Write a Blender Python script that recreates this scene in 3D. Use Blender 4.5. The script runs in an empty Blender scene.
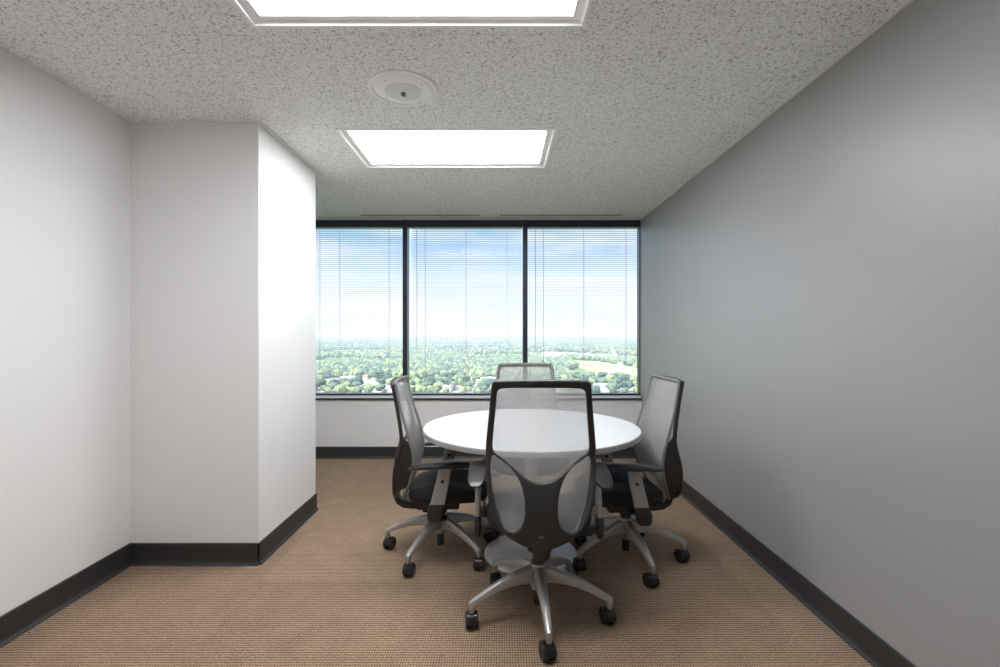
import bpy, bmesh, math, random
from mathutils import Vector, Matrix

SC = bpy.context.scene
COL = SC.collection
PI = math.pi

# ------------------------------------------------------------------ camera
EYE = 1.26          # camera height
CEIL = 2.415        # ceiling height
XR = 1.43           # right wall
XL = -2.02          # left wall
YB = 4.85           # window wall (inner face)
YR = -1.3           # wall behind the camera
cam = bpy.data.cameras.new('camera')
cam_o = bpy.data.objects.new('camera', cam)
COL.objects.link(cam_o)
cam.sensor_fit = 'HORIZONTAL'
cam.sensor_width = 36.0
cam.lens = 17.28
cam.clip_start = 0.02
cam.clip_end = 30000
cam_o.location = (0, 0, EYE)
cam_o.rotation_euler = (PI / 2, 0, 0)
SC.camera = cam_o

# ------------------------------------------------------------------ colour management / cycles
SC.view_settings.view_transform = 'Standard'
SC.view_settings.look = 'None'
SC.view_settings.gamma = 1.0
SC.view_settings.use_curve_mapping = False
SC.view_settings.exposure = 0.50
try:
    SC.render.engine = 'CYCLES'
    SC.cycles.use_denoising = True
    SC.cycles.denoiser = 'OPENIMAGEDENOISE'
    SC.cycles.max_bounces = 12
    SC.cycles.diffuse_bounces = 6
    SC.cycles.transparent_max_bounces = 24
    SC.cycles.sample_clamp_indirect = 6.0
    SC.cycles.caustics_reflective = False
    SC.cycles.caustics_refractive = False
except Exception:
    pass

# ------------------------------------------------------------------ sky and sun
world = bpy.data.worlds.new('sky')
SC.world = world
world.use_nodes = True
wn, wl = world.node_tree.nodes, world.node_tree.links
wn.clear()
w_out = wn.new('ShaderNodeOutputWorld')
w_bg = wn.new('ShaderNodeBackground')
w_bg.inputs["Strength"].default_value = 0.97
w_tc = wn.new('ShaderNodeTexCoord')
w_sep = wn.new('ShaderNodeSeparateXYZ')
w_ramp = wn.new('ShaderNodeValToRGB')
w_ramp.color_ramp.interpolation = 'EASE'
els = w_ramp.color_ramp.elements
els[0].position = 0.0; els[0].color = (0.90, 0.95, 1.0, 1)
els[1].position = 0.60; els[1].color = (0.16, 0.34, 0.78, 1)
e = els.new(0.08); e.color = (0.76, 0.87, 1.0, 1)
e = els.new(0.24); e.color = (0.30, 0.53, 0.93, 1)
w_map = wn.new('ShaderNodeMapping')
w_map.inputs['Scale'].default_value = (1.3, 1.3, 6.0)
w_map.inputs['Location'].default_value = (0.35, 0.1, 0.35)
w_noise = wn.new('ShaderNodeTexNoise')
w_noise.inputs['Scale'].default_value = 2.2
w_noise.inputs['Detail'].default_value = 7
w_noise.inputs['Roughness'].default_value = 0.55
w_cr = wn.new('ShaderNodeValToRGB')
w_cr.color_ramp.elements[0].position = 0.42
w_cr.color_ramp.elements[1].position = 0.68
w_mix = wn.new('ShaderNodeMixRGB')
w_mix.inputs['Color2'].default_value = (0.97, 0.95, 1.0, 1)
w_mul = wn.new('ShaderNodeMath'); w_mul.operation = 'MULTIPLY'; w_mul.inputs[1].default_value = 0.85
wl.new(w_tc.outputs['Generated'], w_sep.inputs[0])
wl.new(w_sep.outputs['Z'], w_ramp.inputs['Fac'])
wl.new(w_tc.outputs['Generated'], w_map.inputs['Vector'])
wl.new(w_map.outputs['Vector'], w_noise.inputs['Vector'])
wl.new(w_noise.outputs['Fac'], w_cr.inputs['Fac'])
wl.new(w_cr.outputs['Color'], w_mul.inputs[0])
wl.new(w_mul.outputs[0], w_mix.inputs['Fac'])
wl.new(w_ramp.outputs['Color'], w_mix.inputs['Color1'])
wl.new(w_mix.outputs['Color'], w_bg.inputs['Color'])
wl.new(w_bg.outputs[0], w_out.inputs['Surface'])

sun = bpy.data.lights.new('sun', 'SUN')
sun.energy = 8.0
sun.angle = math.radians(0.6)
sun.color = (1.0, 0.96, 0.90)
sun_o = bpy.data.objects.new('sun', sun)
COL.objects.link(sun_o)
sun_o.rotation_euler = (math.radians(38), 0, math.radians(-35))   # high, from behind the building

HAZE = 0.0007       # scattering per metre of the outdoor air
LAMP = 13.6          # emission of the ceiling troffers

# ------------------------------------------------------------------ materials
def mat(name, col, rough=0.5, metal=0.0, spec=0.5, noise=None, bump=None, coat=0.0):
    """noise=(scale, amount) multiplies the colour a little; bump=(scale, strength, distance)"""
    m = bpy.data.materials.new(name)
    m.use_nodes = True
    n, l = m.node_tree.nodes, m.node_tree.links
    b = n['Principled BSDF']
    b.inputs['Base Color'].default_value = (*col, 1)
    b.inputs['Roughness'].default_value = rough
    b.inputs['Metallic'].default_value = metal
    b.inputs['Specular IOR Level'].default_value = spec
    b.inputs['Coat Weight'].default_value = coat
    tc = n.new('ShaderNodeTexCoord')
    if noise:
        t = n.new('ShaderNodeTexNoise'); t.inputs['Scale'].default_value = noise[0]; t.inputs['Detail'].default_value = 4
        r = n.new('ShaderNodeMapRange')
        r.inputs['To Min'].default_value = 1 - noise[1]; r.inputs['To Max'].default_value = 1 + noise[1]
        mx = n.new('ShaderNodeVectorMath'); mx.operation = 'SCALE'
        mx.inputs[0].default_value = col
        l.new(tc.outputs['Object'], t.inputs['Vector'])
        l.new(t.outputs['Fac'], r.inputs['Value']); l.new(r.outputs[0], mx.inputs['Scale'])
        l.new(mx.outputs[0], b.inputs['Base Color'])
    if bump:
        t = n.new('ShaderNodeTexNoise'); t.inputs['Scale'].default_value = bump[0]; t.inputs['Detail'].default_value = 3
        bp = n.new('ShaderNodeBump'); bp.inputs['Strength'].default_value = bump[1]; bp.inputs['Distance'].default_value = bump[2]
        l.new(tc.outputs['Object'], t.inputs['Vector'])
        l.new(t.outputs['Fac'], bp.inputs['Height']); l.new(bp.outputs[0], b.inputs['Normal'])
    return m

M = {}
M['wall_white'] = mat('wall_white', (0.86, 0.86, 0.865), 0.55, noise=(1.5, 0.015), bump=(240, 0.05, 0.002))
M['wall_grey'] = mat('wall_grey', (0.335, 0.335, 0.34), 0.40, spec=0.75, noise=(1.2, 0.02), bump=(200, 0.05, 0.002))
M['base'] = mat('baseboard_rubber', (0.032, 0.032, 0.033), 0.5, noise=(20, 0.12))
M['trim_white'] = mat('trim_white', (0.80, 0.80, 0.80), 0.4, noise=(8, 0.02))
M['sill'] = mat('sill_grey', (0.75, 0.75, 0.76), 0.4, noise=(8, 0.03))
M['frame_dark'] = mat('window_frame_dark', (0.036, 0.042, 0.065), 0.35, metal=0.3, noise=(30, 0.1))  # bluish tint in the dark colour stands in for flare from the window
M['slat'] = mat('blind_slat', (0.50, 0.54, 0.58), 0.4, noise=(20, 0.03))
M['cord'] = mat('blind_cord', (0.35, 0.38, 0.42), 0.7, noise=(60, 0.05))
M['slot_black'] = mat('slot_black', (0.012, 0.012, 0.012), 0.8, noise=(30, 0.1))
M['table_white'] = mat('table_laminate', (0.70, 0.70, 0.705), 0.32, noise=(3, 0.012))
M['table_edge'] = mat('table_edge_band', (0.42, 0.42, 0.42), 0.4, noise=(10, 0.02))
M['table_base'] = mat('table_base_white', (0.90, 0.90, 0.90), 0.35, noise=(5, 0.02))
M['plastic'] = mat('black_plastic', (0.023, 0.023, 0.023), 0.42, noise=(60, 0.1), bump=(900, 0.08, 0.0006))
M['plastic_soft'] = mat('black_soft_pad', (0.018, 0.018, 0.019), 0.36, noise=(60, 0.1))
M['cushion'] = mat('black_seat_fabric', (0.014, 0.014, 0.015), 0.85, noise=(300, 0.3), bump=(700, 0.3, 0.001))
M['shell'] = mat('grey_seat_shell', (0.36, 0.36, 0.36), 0.45, noise=(30, 0.05))
M['silver'] = mat('silver_paint', (0.34, 0.34, 0.335), 0.34, metal=0.35, noise=(40, 0.04))
M['silver_base'] = mat('cast_aluminium', (0.42, 0.41, 0.40), 0.36, metal=0.55, noise=(30, 0.05))
M['wheel'] = mat('caster_wheel', (0.014, 0.014, 0.015), 0.28, noise=(60, 0.1))
M['piping'] = mat('backrest_piping', (0.20, 0.20, 0.19), 0.6, noise=(60, 0.1))
M['mark'] = mat('moulded_mark', (0.11, 0.11, 0.11), 0.5, noise=(60, 0.05))
M['diffuser_white'] = mat('white_enamel', (0.95, 0.95, 0.95), 0.35, noise=(20, 0.01))
M['fitting'] = mat('fitting_metal', (0.08, 0.08, 0.08), 0.4, metal=0.5, noise=(80, 0.3))

def fabric_mesh():
    m = bpy.data.materials.new('backrest_net'); m.use_nodes = True
    n, l = m.node_tree.nodes, m.node_tree.links
    b = n['Principled BSDF']
    b.inputs['Roughness'].default_value = 0.7
    tc = n.new('ShaderNodeTexCoord')
    w = n.new('ShaderNodeTexWave'); w.wave_type = 'BANDS'; w.bands_direction = 'X'
    w.inputs['Scale'].default_value = 90; w.inputs['Distortion'].default_value = 0.3
    r = n.new('ShaderNodeMapRange'); r.inputs['To Min'].default_value = 0.96; r.inputs['To Max'].default_value = 1.03
    s = n.new('ShaderNodeVectorMath'); s.operation = 'SCALE'; s.inputs[0].default_value = (0.66, 0.66, 0.66)
    l.new(tc.outputs['Object'], w.inputs['Vector']); l.new(w.outputs['Fac'], r.inputs['Value'])
    l.new(r.outputs[0], s.inputs['Scale']); l.new(s.outputs[0], b.inputs['Base Color'])
    tl = n.new('ShaderNodeBsdfTranslucent'); l.new(s.outputs[0], tl.inputs['Color'])
    m2 = n.new('ShaderNodeMixShader'); m2.inputs['Fac'].default_value = 0.45
    l.new(b.outputs[0], m2.inputs[1]); l.new(tl.outputs[0], m2.inputs[2])
    t = n.new('ShaderNodeBsdfTransparent')
    mx = n.new('ShaderNodeMixShader'); mx.inputs['Fac'].default_value = 0.34
    l.new(t.outputs[0], mx.inputs[1]); l.new(m2.outputs[0], mx.inputs[2])
    l.new(mx.outputs[0], n['Material Output'].inputs['Surface'])
    return m
M['net'] = fabric_mesh()

def glass():
    m = bpy.data.materials.new('window_glass'); m.use_nodes = True
    n, l = m.node_tree.nodes, m.node_tree.links
    n.remove(n['Principled BSDF'])
    t = n.new('ShaderNodeBsdfTransparent'); t.inputs['Color'].default_value = (0.97, 0.985, 0.98, 1)
    g = n.new('ShaderNodeBsdfGlossy'); g.inputs['Roughness'].default_value = 0.02
    f = n.new('ShaderNodeFresnel'); f.inputs['IOR'].default_value = 1.13
    mx = n.new('ShaderNodeMixShader')
    l.new(f.outputs[0], mx.inputs['Fac']); l.new(t.outputs[0], mx.inputs[1]); l.new(g.outputs[0], mx.inputs[2])
    l.new(mx.outputs[0], n['Material Output'].inputs['Surface'])
    return m
M['glass'] = glass()

def emit(name, col, strength):
    m = bpy.data.materials.new(name); m.use_nodes = True
    n, l = m.node_tree.nodes, m.node_tree.links
    b = n['Principled BSDF']
    b.inputs['Base Color'].default_value = (0.9, 0.9, 0.9, 1)
    b.inputs['Emission Color'].default_value = (*col, 1)
    b.inputs['Emission Strength'].default_value = strength
    return m
M['lamp'] = emit('lamp_diffuser', (0.965, 0.98, 1.0), LAMP)

def carpet():
    m = bpy.data.materials.new('carpet_loop'); m.use_nodes = True
    n, l = m.node_tree.nodes, m.node_tree.links
    b = n['Principled BSDF']; b.inputs['Roughness'].default_value = 0.95
    b.inputs['Specular IOR Level'].default_value = 0.15
    tc = n.new('ShaderNodeTexCoord'); sp = n.new('ShaderNodeSeparateXYZ')
    l.new(tc.outputs['Object'], sp.inputs[0])
    nz = n.new('ShaderNodeTexNoise'); nz.inputs['Scale'].default_value = 60; nz.inputs['Detail'].default_value = 2
    l.new(tc.outputs['Object'], nz.inputs['Vector'])
    def math_(op, a, c=None, v=None):
        x = n.new('ShaderNodeMath'); x.operation = op
        if isinstance(a, (int, float)): x.inputs[0].default_value = a
        else: l.new(a, x.inputs[0])
        if c is not None:
            if isinstance(c, (int, float)): x.inputs[1].default_value = c
            else: l.new(c, x.inputs[1])
        return x.outputs[0]
    wob = math_('MULTIPLY', nz.outputs['Fac'], 1.6)
    rows = math_('ABSOLUTE', math_('SINE', math_('ADD', math_('MULTIPLY', sp.outputs['Y'], PI / 0.0145), wob)))
    cols = math_('ABSOLUTE', math_('SINE', math_('ADD', math_('MULTIPLY', sp.outputs['X'], PI / 0.0105), wob)))
    loop = math_('MULTIPLY', math_('POWER', rows, 0.55), math_('ADD', 0.55, math_('MULTIPLY', cols, 0.45)))
    fine = n.new('ShaderNodeTexNoise'); fine.inputs['Scale'].default_value = 170; fine.inputs['Detail'].default_value = 2
    l.new(tc.outputs['Object'], fine.inputs['Vector'])
    v = math_('ADD', math_('MULTIPLY', loop, 0.85), math_('MULTIPLY', math_('SUBTRACT', fine.outputs['Fac'], 0.5), 0.75))
    r = n.new('ShaderNodeValToRGB')
    r.color_ramp.elements[0].position = 0.10; r.color_ramp.elements[0].color = (0.060, 0.038, 0.026, 1)
    r.color_ramp.elements[1].position = 0.95; r.color_ramp.elements[1].color = (0.56, 0.43, 0.31, 1)
    e = r.color_ramp.elements.new(0.5); e.color = (0.285, 0.195, 0.128, 1)
    l.new(v, r.inputs['Fac'])
    # carpet tiles, each a slightly different shade, plus broad streaks
    bk = n.new('ShaderNodeTexBrick')
    bk.offset = 0.0; bk.inputs['Scale'].default_value = 1.0; bk.inputs['Mortar Size'].default_value = 0.0
    bk.inputs['Brick Width'].default_value = 0.61; bk.inputs['Row Height'].default_value = 0.61
    bk.inputs['Color1'].default_value = (0.90, 0.88, 0.88, 1); bk.inputs['Color2'].default_value = (1.06, 1.06, 1.05, 1)
    l.new(tc.outputs['Object'], bk.inputs['Vector'])
    big = n.new('ShaderNodeTexNoise'); big.inputs['Scale'].default_value = 9; big.inputs['Detail'].default_value = 4
    l.new(tc.outputs['Object'], big.inputs['Vector'])
    br = n.new('ShaderNodeMapRange'); br.inputs['To Min'].default_value = 0.80; br.inputs['To Max'].default_value = 1.2
    l.new(big.outputs['Fac'], br.inputs['Value'])
    s = n.new('ShaderNodeVectorMath'); s.operation = 'MULTIPLY'
    l.new(r.outputs['Color'], s.inputs[0]); l.new(bk.outputs['Color'], s.inputs[1])
    s2 = n.new('ShaderNodeVectorMath'); s2.operation = 'SCALE'
    l.new(s.outputs[0], s2.inputs[0]); l.new(br.outputs[0], s2.inputs['Scale'])
    l.new(s2.outputs[0], b.inputs['Base Color'])
    bp = n.new('ShaderNodeBump'); bp.inputs['Strength'].default_value = 0.5; bp.inputs['Distance'].default_value = 0.004
    l.new(v, bp.inputs['Height']); l.new(bp.outputs[0], b.inputs['Normal'])
    return m
M['carpet'] = carpet()

def ceiling_mat():
    m = bpy.data.materials.new('fissured_ceiling'); m.use_nodes = True
    n, l = m.node_tree.nodes, m.node_tree.links
    b = n['Principled BSDF']; b.inputs['Roughness'].default_value = 0.9
    b.inputs['Specular IOR Level'].default_value = 0.2
    tc = n.new('ShaderNodeTexCoord')
    nz = n.new('ShaderNodeTexNoise'); nz.inputs['Scale'].default_value = 92; nz.inputs['Detail'].default_value = 3.5
    nz.inputs['Roughness'].default_value = 0.6; nz.inputs['Distortion'].default_value = 1.1
    l.new(tc.outputs['Object'], nz.inputs['Vector'])
    r = n.new('ShaderNodeValToRGB')
    r.color_ramp.elements[0].position = 0.34; r.color_ramp.elements[0].color = (0.36, 0.36, 0.36, 1)
    r.color_ramp.elements[1].position = 0.56; r.color_ramp.elements[1].color = (0.96, 0.96, 0.96, 1)
    e = r.color_ramp.elements.new(0.455); e.color = (0.85, 0.85, 0.85, 1)
    l.new(nz.outputs['Fac'], r.inputs['Fac'])
    bk = n.new('ShaderNodeTexBrick'); bk.offset = 0.5
    bk.inputs['Scale'].default_value = 1.0; bk.inputs['Mortar Size'].default_value = 0.0018; bk.inputs['Mortar Smooth'].default_value = 0.3
    bk.inputs['Brick Width'].default_value = 1.22; bk.inputs['Row Height'].default_value = 0.305
    for k in ('Color1', 'Color2'): bk.inputs[k].default_value = (1, 1, 1, 1)
    bk.inputs['Mortar'].default_value = (0.88, 0.88, 0.88, 1)
    mp = n.new('ShaderNodeMapping'); mp.inputs['Location'].default_value = (0.31, -0.025, 0)
    l.new(tc.outputs['Object'], mp.inputs['Vector']); l.new(mp.outputs[0], bk.inputs['Vector'])
    s = n.new('ShaderNodeVectorMath'); s.operation = 'MULTIPLY'
    l.new(r.outputs['Color'], s.inputs[0]); l.new(bk.outputs['Color'], s.inputs[1])
    l.new(s.outputs[0], b.inputs['Base Color'])
    bp = n.new('ShaderNodeBump'); bp.inputs['Strength'].default_value = 0.6; bp.inputs['Distance'].default_value = 0.006
    l.new(nz.outputs['Fac'], bp.inputs['Height']); l.new(bp.outputs[0], b.inputs['Normal'])
    return m
M['ceiling'] = ceiling_mat()

# ------------------------------------------------------------------ mesh helpers
def obj(name, bm, material, parent=None, smooth=False, loc=None):
    bmesh.ops.recalc_face_normals(bm, faces=bm.faces)
    me = bpy.data.meshes.new(name)
    bm.to_mesh(me); bm.free()
    me.materials.append(material)
    if smooth:
        for p in me.polygons: p.use_smooth = True
        try:
            me.set_sharp_from_angle(angle=math.radians(smooth if smooth is not True else 40))
        except Exception:
            pass
    o = bpy.data.objects.new(name, me)
    COL.objects.link(o)
    if parent: o.parent = parent
    if loc: o.location = loc
    return o

def box(bm, x0, x1, y0, y1, z0, z1, bev=0.0, seg=2):
    vs = [bm.verts.new((x, y, z)) for x in (x0, x1) for y in (y0, y1) for z in (z0, z1)]
    f = [(0, 1, 3, 2), (4, 6, 7, 5), (0, 4, 5, 1), (2, 3, 7, 6), (0, 2, 6, 4), (1, 5, 7, 3)]
    fs = [bm.faces.new([vs[i] for i in q]) for q in f]
    if bev > 0:
        es = set(e for q in fs for e in q.edges)
        bmesh.ops.bevel(bm, geom=list(es), offset=bev, segments=seg, profile=0.6, affect='EDGES')
    return vs

def BX(*a, **k):
    bm = bmesh.new(); box(bm, *a, **k); return bm

def loft(bm, rings, cap=True, closed=True):
    vr = [[bm.verts.new(p) for p in r] for r in rings]
    n = len(vr[0])
    for a, b in zip(vr[:-1], vr[1:]):
        for i in range(n if closed else n - 1):
            j = (i + 1) % n
            bm.faces.new((a[i], a[j], b[j], b[i]))
    if cap:
        bm.faces.new(vr[0][::-1]); bm.faces.new(vr[-1])
    return vr

def lathe(bm, prof, n=32, c=(0, 0, 0), axis='Z', cap=True):
    rings = []
    for r, z in prof:
        ring = []
        for k in range(n):
            a = 2 * PI * k / n
            if axis == 'Z': ring.append((c[0] + r * math.cos(a), c[1] + r * math.sin(a), c[2] + z))
            elif axis == 'X': ring.append((c[0] + z, c[1] + r * math.cos(a), c[2] + r * math.sin(a)))
            else: ring.append((c[0] + r * math.cos(a), c[1] + z, c[2] + r * math.sin(a)))
        rings.append(ring)
    loft(bm, rings, cap=cap)

def tube(bm, pts, r, n=8, cap=True, closed=False):
    pts = [Vector(p) for p in pts]
    rs = r if isinstance(r, (list, tuple)) else [r] * len(pts)
    rings = []; up0 = None
    m = len(pts)
    for i, p in enumerate(pts):
        if closed: t = pts[(i + 1) % m] - pts[i - 1]
        else: t = pts[min(i + 1, m - 1)] - pts[max(i - 1, 0)]
        t.normalize()
        if up0 is None:
            up0 = Vector((0, 0, 1)) if abs(t.z) < 0.9 else Vector((0, 1, 0))
        u = up0 - t * up0.dot(t)
        u.normalize(); up0 = u
        v = t.cross(u)
        rings.append([p + (u * math.cos(2 * PI * k / n) + v * math.sin(2 * PI * k / n)) * rs[i] for k in range(n)])
    if closed:
        vr = loft(bm, rings, cap=False)
        a, b = vr[-1], vr[0]
        for i in range(n):
            bm.faces.new((a[i], a[(i + 1) % n], b[(i + 1) % n], b[i]))
    else:
        loft(bm, rings, cap=cap)

def rrect(w, h, r, n=4):
    """rounded rectangle in 2-D, centred"""
    out = []
    for cx, cy, a0 in ((w / 2 - r, h / 2 - r, 0), (-w / 2 + r, h / 2 - r, PI / 2), (-w / 2 + r, -h / 2 + r, PI), (w / 2 - r, -h / 2 + r, 1.5 * PI)):
        for k in range(n + 1):
            a = a0 + PI / 2 * k / n
            out.append((cx + r * math.cos(a), cy + r * math.sin(a)))
    return out

def interp(tab, z):
    """tab = [(z, v)...] ascending in z, smooth (Catmull-Rom) interpolation"""
    if z <= tab[0][0]: return tab[0][1]
    if z >= tab[-1][0]: return tab[-1][1]
    for i in range(len(tab) - 1):
        if tab[i][0] <= z <= tab[i + 1][0]:
            z0, v0 = tab[i]; z1, v1 = tab[i + 1]
            t = (z - z0) / (z1 - z0)
            m0 = (v1 - tab[i - 1][1]) / (z1 - tab[i - 1][0]) if i > 0 else (v1 - v0) / (z1 - z0)
            m1 = (tab[i + 2][1] - v0) / (tab[i + 2][0] - z0) if i + 2 < len(tab) else (v1 - v0) / (z1 - z0)
            h = z1 - z0
            return ((2 * t**3 - 3 * t**2 + 1) * v0 + (t**3 - 2 * t**2 + t) * m0 * h + (-2 * t**3 + 3 * t**2) * v1 + (t**3 - t**2) * m1 * h)

def empty(name, loc=(0, 0, 0), rz=0.0, label=None, cat=None, group=None, kind=None):
    o = bpy.data.objects.new(name, None); COL.objects.link(o)
    o.empty_display_size = 0.1
    o.location = loc; o.rotation_euler = (0, 0, rz)
    tag(o, label, cat, group, kind)
    return o

def tag(o, label=None, cat=None, group=None, kind=None):
    if label: o['label'] = label
    if cat: o['category'] = cat
    if group: o['group'] = group
    if kind: o['kind'] = kind
    return o

def struct(name, bm, material, parent=None, smooth=False):
    o = obj(name, bm, material, parent, smooth)
    if parent is None: o['kind'] = 'structure'
    return o

# ------------------------------------------------------------------ the room shell
T = 0.15
struct('floor', BX(XL - T, XR + T, YR - T, YB + 0.3, -0.12, 0), M['carpet'])

def ceiling_with_holes(holes):
    bm = bmesh.new()
    xs = sorted({XL - T, XR + T} | {h[0] for h in holes} | {h[1] for h in holes})
    ys = sorted({YR - T, YB + 0.3} | {h[2] for h in holes} | {h[3] for h in holes})
    for i in range(len(xs) - 1):
        for j in range(len(ys) - 1):
            cx, cy = (xs[i] + xs[i + 1]) / 2, (ys[j] + ys[j + 1]) / 2
            if any(h[0] < cx < h[1] and h[2] < cy < h[3] for h in holes): continue
            box(bm, xs[i], xs[i + 1], ys[j], ys[j + 1], CEIL, CEIL + 0.02)
    bmesh.ops.remove_doubles(bm, verts=bm.verts, dist=1e-5)
    # drop the inner double faces
    seen = {}
    for f in bm.faces:
        seen.setdefault(tuple(round(c, 4) for c in f.calc_center_median()), []).append(f)
    kill = [f for v in seen.values() if len(v) > 1 for f in v]
    bmesh.ops.delete(bm, geom=kill, context='FACES')
    return bm
LX0, LX1 = -0.918, 0.308
L2 = (LX0, LX1, 2.715, 3.325)
L1 = (LX0, LX1, 1.19, 1.795)
SLOT = (-1.36, 1.20, 4.652, 4.716)
struct('ceiling', ceiling_with_holes([L1, L2, SLOT]), M['ceiling'])
# solid slab above the suspended ceiling keeps daylight out
struct('ceiling_slab', BX(XL - T, XR + T, YR - T, YB + 0.3, CEIL + 0.16, CEIL + 0.30), M['trim_white'])

struct('wall_left', BX(XL - T, XL, YR - T, YB + 0.14, 0, CEIL + 0.16), M['wall_white'])
struct('wall_right', BX(XR, XR + T, YR - T, YB + 0.14, 0, CEIL + 0.16), M['wall_grey'])
struct('wall_rear', BX(XL, XR, YR - T, YR, 0, CEIL + 0.16), M['wall_white'])
SILL = 0.598
struct('wall_back', BX(XL, XR, YB, YB + 0.3, 0, SILL), M['wall_white'])
PX, PY0, PY1 = -1.318, 2.62, 3.43
struct('wall_pillar', BX(XL, PX, PY0, PY1, 0, CEIL), M['wall_white'])

# baseboards: a rubber cove base with a little toe
BH, BT = 0.117, 0.007
def base_bm(p0, p1, nrm):
    bm = bmesh.new()
    p0, p1, nrm = Vector(p0), Vector(p1), Vector(nrm)
    prof = [(0, 0), (0.020, 0), (0.017, 0.006), (0.010, 0.014), (BT, 0.026), (BT, BH - 0.004), (0.004, BH), (0, BH)]
    loft(bm, [[p + nrm * d + Vector((0, 0, z)) for d, z in prof] for p in (p0, p1)])
    return bm
struct('baseboard_right', base_bm((XR, YR, 0), (XR, YB, 0), (-1, 0, 0)), M['base'])
struct('baseboard_left', base_bm((XL, YR, 0), (XL, PY0, 0), (1, 0, 0)), M['base'])
struct('baseboard_back', base_bm((XL, YB, 0), (XR, YB, 0), (0, -1, 0)), M['base'])
struct('baseboard_pillar_front', base_bm((XL, PY0, 0), (PX + BT, PY0, 0), (0, -1, 0)), M['base'])
struct('baseboard_pillar_side', base_bm((PX, PY0 - BT, 0), (PX, PY1 + BT, 0), (1, 0, 0)), M['base'])
struct('baseboard_pillar_rear', base_bm((XL, PY1, 0), (PX + BT, PY1, 0), (0, 1, 0)), M['base'])
struct('baseboard_rear', base_bm((XL, YR, 0), (XR, YR, 0), (0, 1, 0)), M['base'])

# white ceiling angle along the walls
struct('trim_1', BX(XR - 0.016, XR, YR, YB, CEIL - 0.004, CEIL), M['trim_white'])
struct('trim_2', BX(PX, PX + 0.020, PY0, PY1 + 0.02, CEIL - 0.006, CEIL), M['trim_white'])
struct('trim_3', BX(XL, XL + 0.012, YR, PY0, CEIL - 0.003, CEIL), M['trim_white'])
struct('trim_4', BX(XL, XR, 4.72, YB + 0.03, CEIL - 0.003, CEIL), M['trim_white'])

# window sill: thin projecting stool
WZ0_ = 0.626
sb = bmesh.new(); box(sb, XL, XR, YB - 0.012, YB + 0.03, SILL, SILL + 0.012, 0.003); box(sb, XL, XR, YB + 0.03, YB + 0.2, SILL, WZ0_)
struct('sill', sb, M['sill'])
struct('trim_5', BX(XL, XR, YB - 0.018, YB - 0.012, SILL - 0.008, SILL + 0.010), M['frame_dark'])

# ------------------------------------------------------------------ windows
YF0, YF1 = 4.885, 4.985     # frame depth
WZ0, WZ1 = 0.626, CEIL
MUL = [-0.965, 0.257]
edges_x = [(XL, MUL[0]), (MUL[0], MUL[1]), (MUL[1], XR)]
HEAD = 0.068
for i, (a, b) in enumerate(edges_x):
    w = empty('window_%d' % (i + 1), ((a + b) / 2, YF1, WZ0), kind='structure')
    def rel(bm):
        bmesh.ops.translate(bm, verts=bm.verts, vec=-Vector(w.location)); return bm
    x0 = a + (0.024 if i else 0.012); x1 = b - (0.024 if i < 2 else 0.007)
    bm = bmesh.new()
    box(bm, x0, x1, YF0 + 0.01, YF1, WZ1 - HEAD, WZ1)
    box(bm, x0, x1, YF0 + 0.03, YF1, WZ0, WZ0 + 0.016)
    if i == 0: box(bm, a, x0, YF0, YF1, WZ0, WZ1)
    if i == 2: box(bm, x1, b, YF0 + 0.01, YF1, WZ0, WZ1)
    obj('window_frame', rel(bm), M['frame_dark'], w)
    if i:
        bm = bmesh.new(); box(bm, a - 0.024, a + 0.024, YF0 - 0.015, YF1, WZ0, WZ1, 0.003)
        obj('mullion', rel(bm), M['frame_dark'], w)
    obj('glass_pane', rel(BX(x0, x1, YF1 - 0.020, YF1 - 0.014, WZ0 + 0.016, WZ1 - HEAD)), M['glass'], w)

# ------------------------------------------------------------------ venetian blinds
def make_blind(x0, x1, ladders, wand, label):
    zt, zb = WZ1 - HEAD + 0.02, WZ0 + 0.018
    yc = 4.925
    t = empty('venetian_blind', ((x0 + x1) / 2, yc, zb), 0, label, 'window blind', 'venetian blinds in the three windows')
    L = Vector(t.location)
    def rel(bm):
        bmesh.ops.translate(bm, verts=bm.verts, vec=-L); return bm
    obj('head_rail', rel(BX(x0, x1, yc - 0.013, yc + 0.013, zt - 0.022, zt + 0.004, bev=0.002)), M['frame_dark'], t)
    bm = bmesh.new(); box(bm, x0, x1, yc - 0.012, yc + 0.012, zb, zb + 0.011, 0.003)
    obj('bottom_rail', rel(bm), M['slat'], t)
    bm = bmesh.new()
    z = zb + 0.024
    rng = random.Random(int(x0 * 100))
    while z < zt - 0.03:
        dz = rng.uniform(-0.0006, 0.0006)
        pts = []
        for k in range(5):
            u = -1 + k * 0.5
            pts.append((yc + u * 0.0125, z + dz + 0.0022 * (1 - u * u)))
        ring = pts + [(y, zz - 0.0005) for y, zz in pts[::-1]]
        loft(bm, [[(x0 + 0.003, y, zz) for y, zz in ring], [(x1 - 0.003, y, zz) for y, zz in ring]])
        z += 0.0213
    obj('slats', rel(bm), M['slat'], t)
    for lx in ladders:
        bm = bmesh.new()
        for dy in (-0.0135, 0.0135):
            box(bm, lx - 0.0010, lx + 0.0010, yc + dy - 0.0006, yc + dy + 0.0006, zb + 0.01, zt)
        obj('ladder_cord', rel(bm), M['cord'], t)
    bm = bmesh.new(); tube(bm, [(wand, yc - 0.02, zt - 0.02), (wand + 0.004, yc - 0.022, zt - 0.6), (wand + 0.002, yc - 0.02, zt - 1.25)], 0.0028, 6)
    obj('tilt_wand', rel(bm), M['cord'], t)
    return t
pxx = lambda px: (px - 500) * 4.925 / 480
make_blind(XL + 0.02, MUL[0] - 0.030, [-1.85, pxx(339.7), pxx(389.2)], -1.95, 'venetian blind with open slats in the window beside the white pillar')
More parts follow.
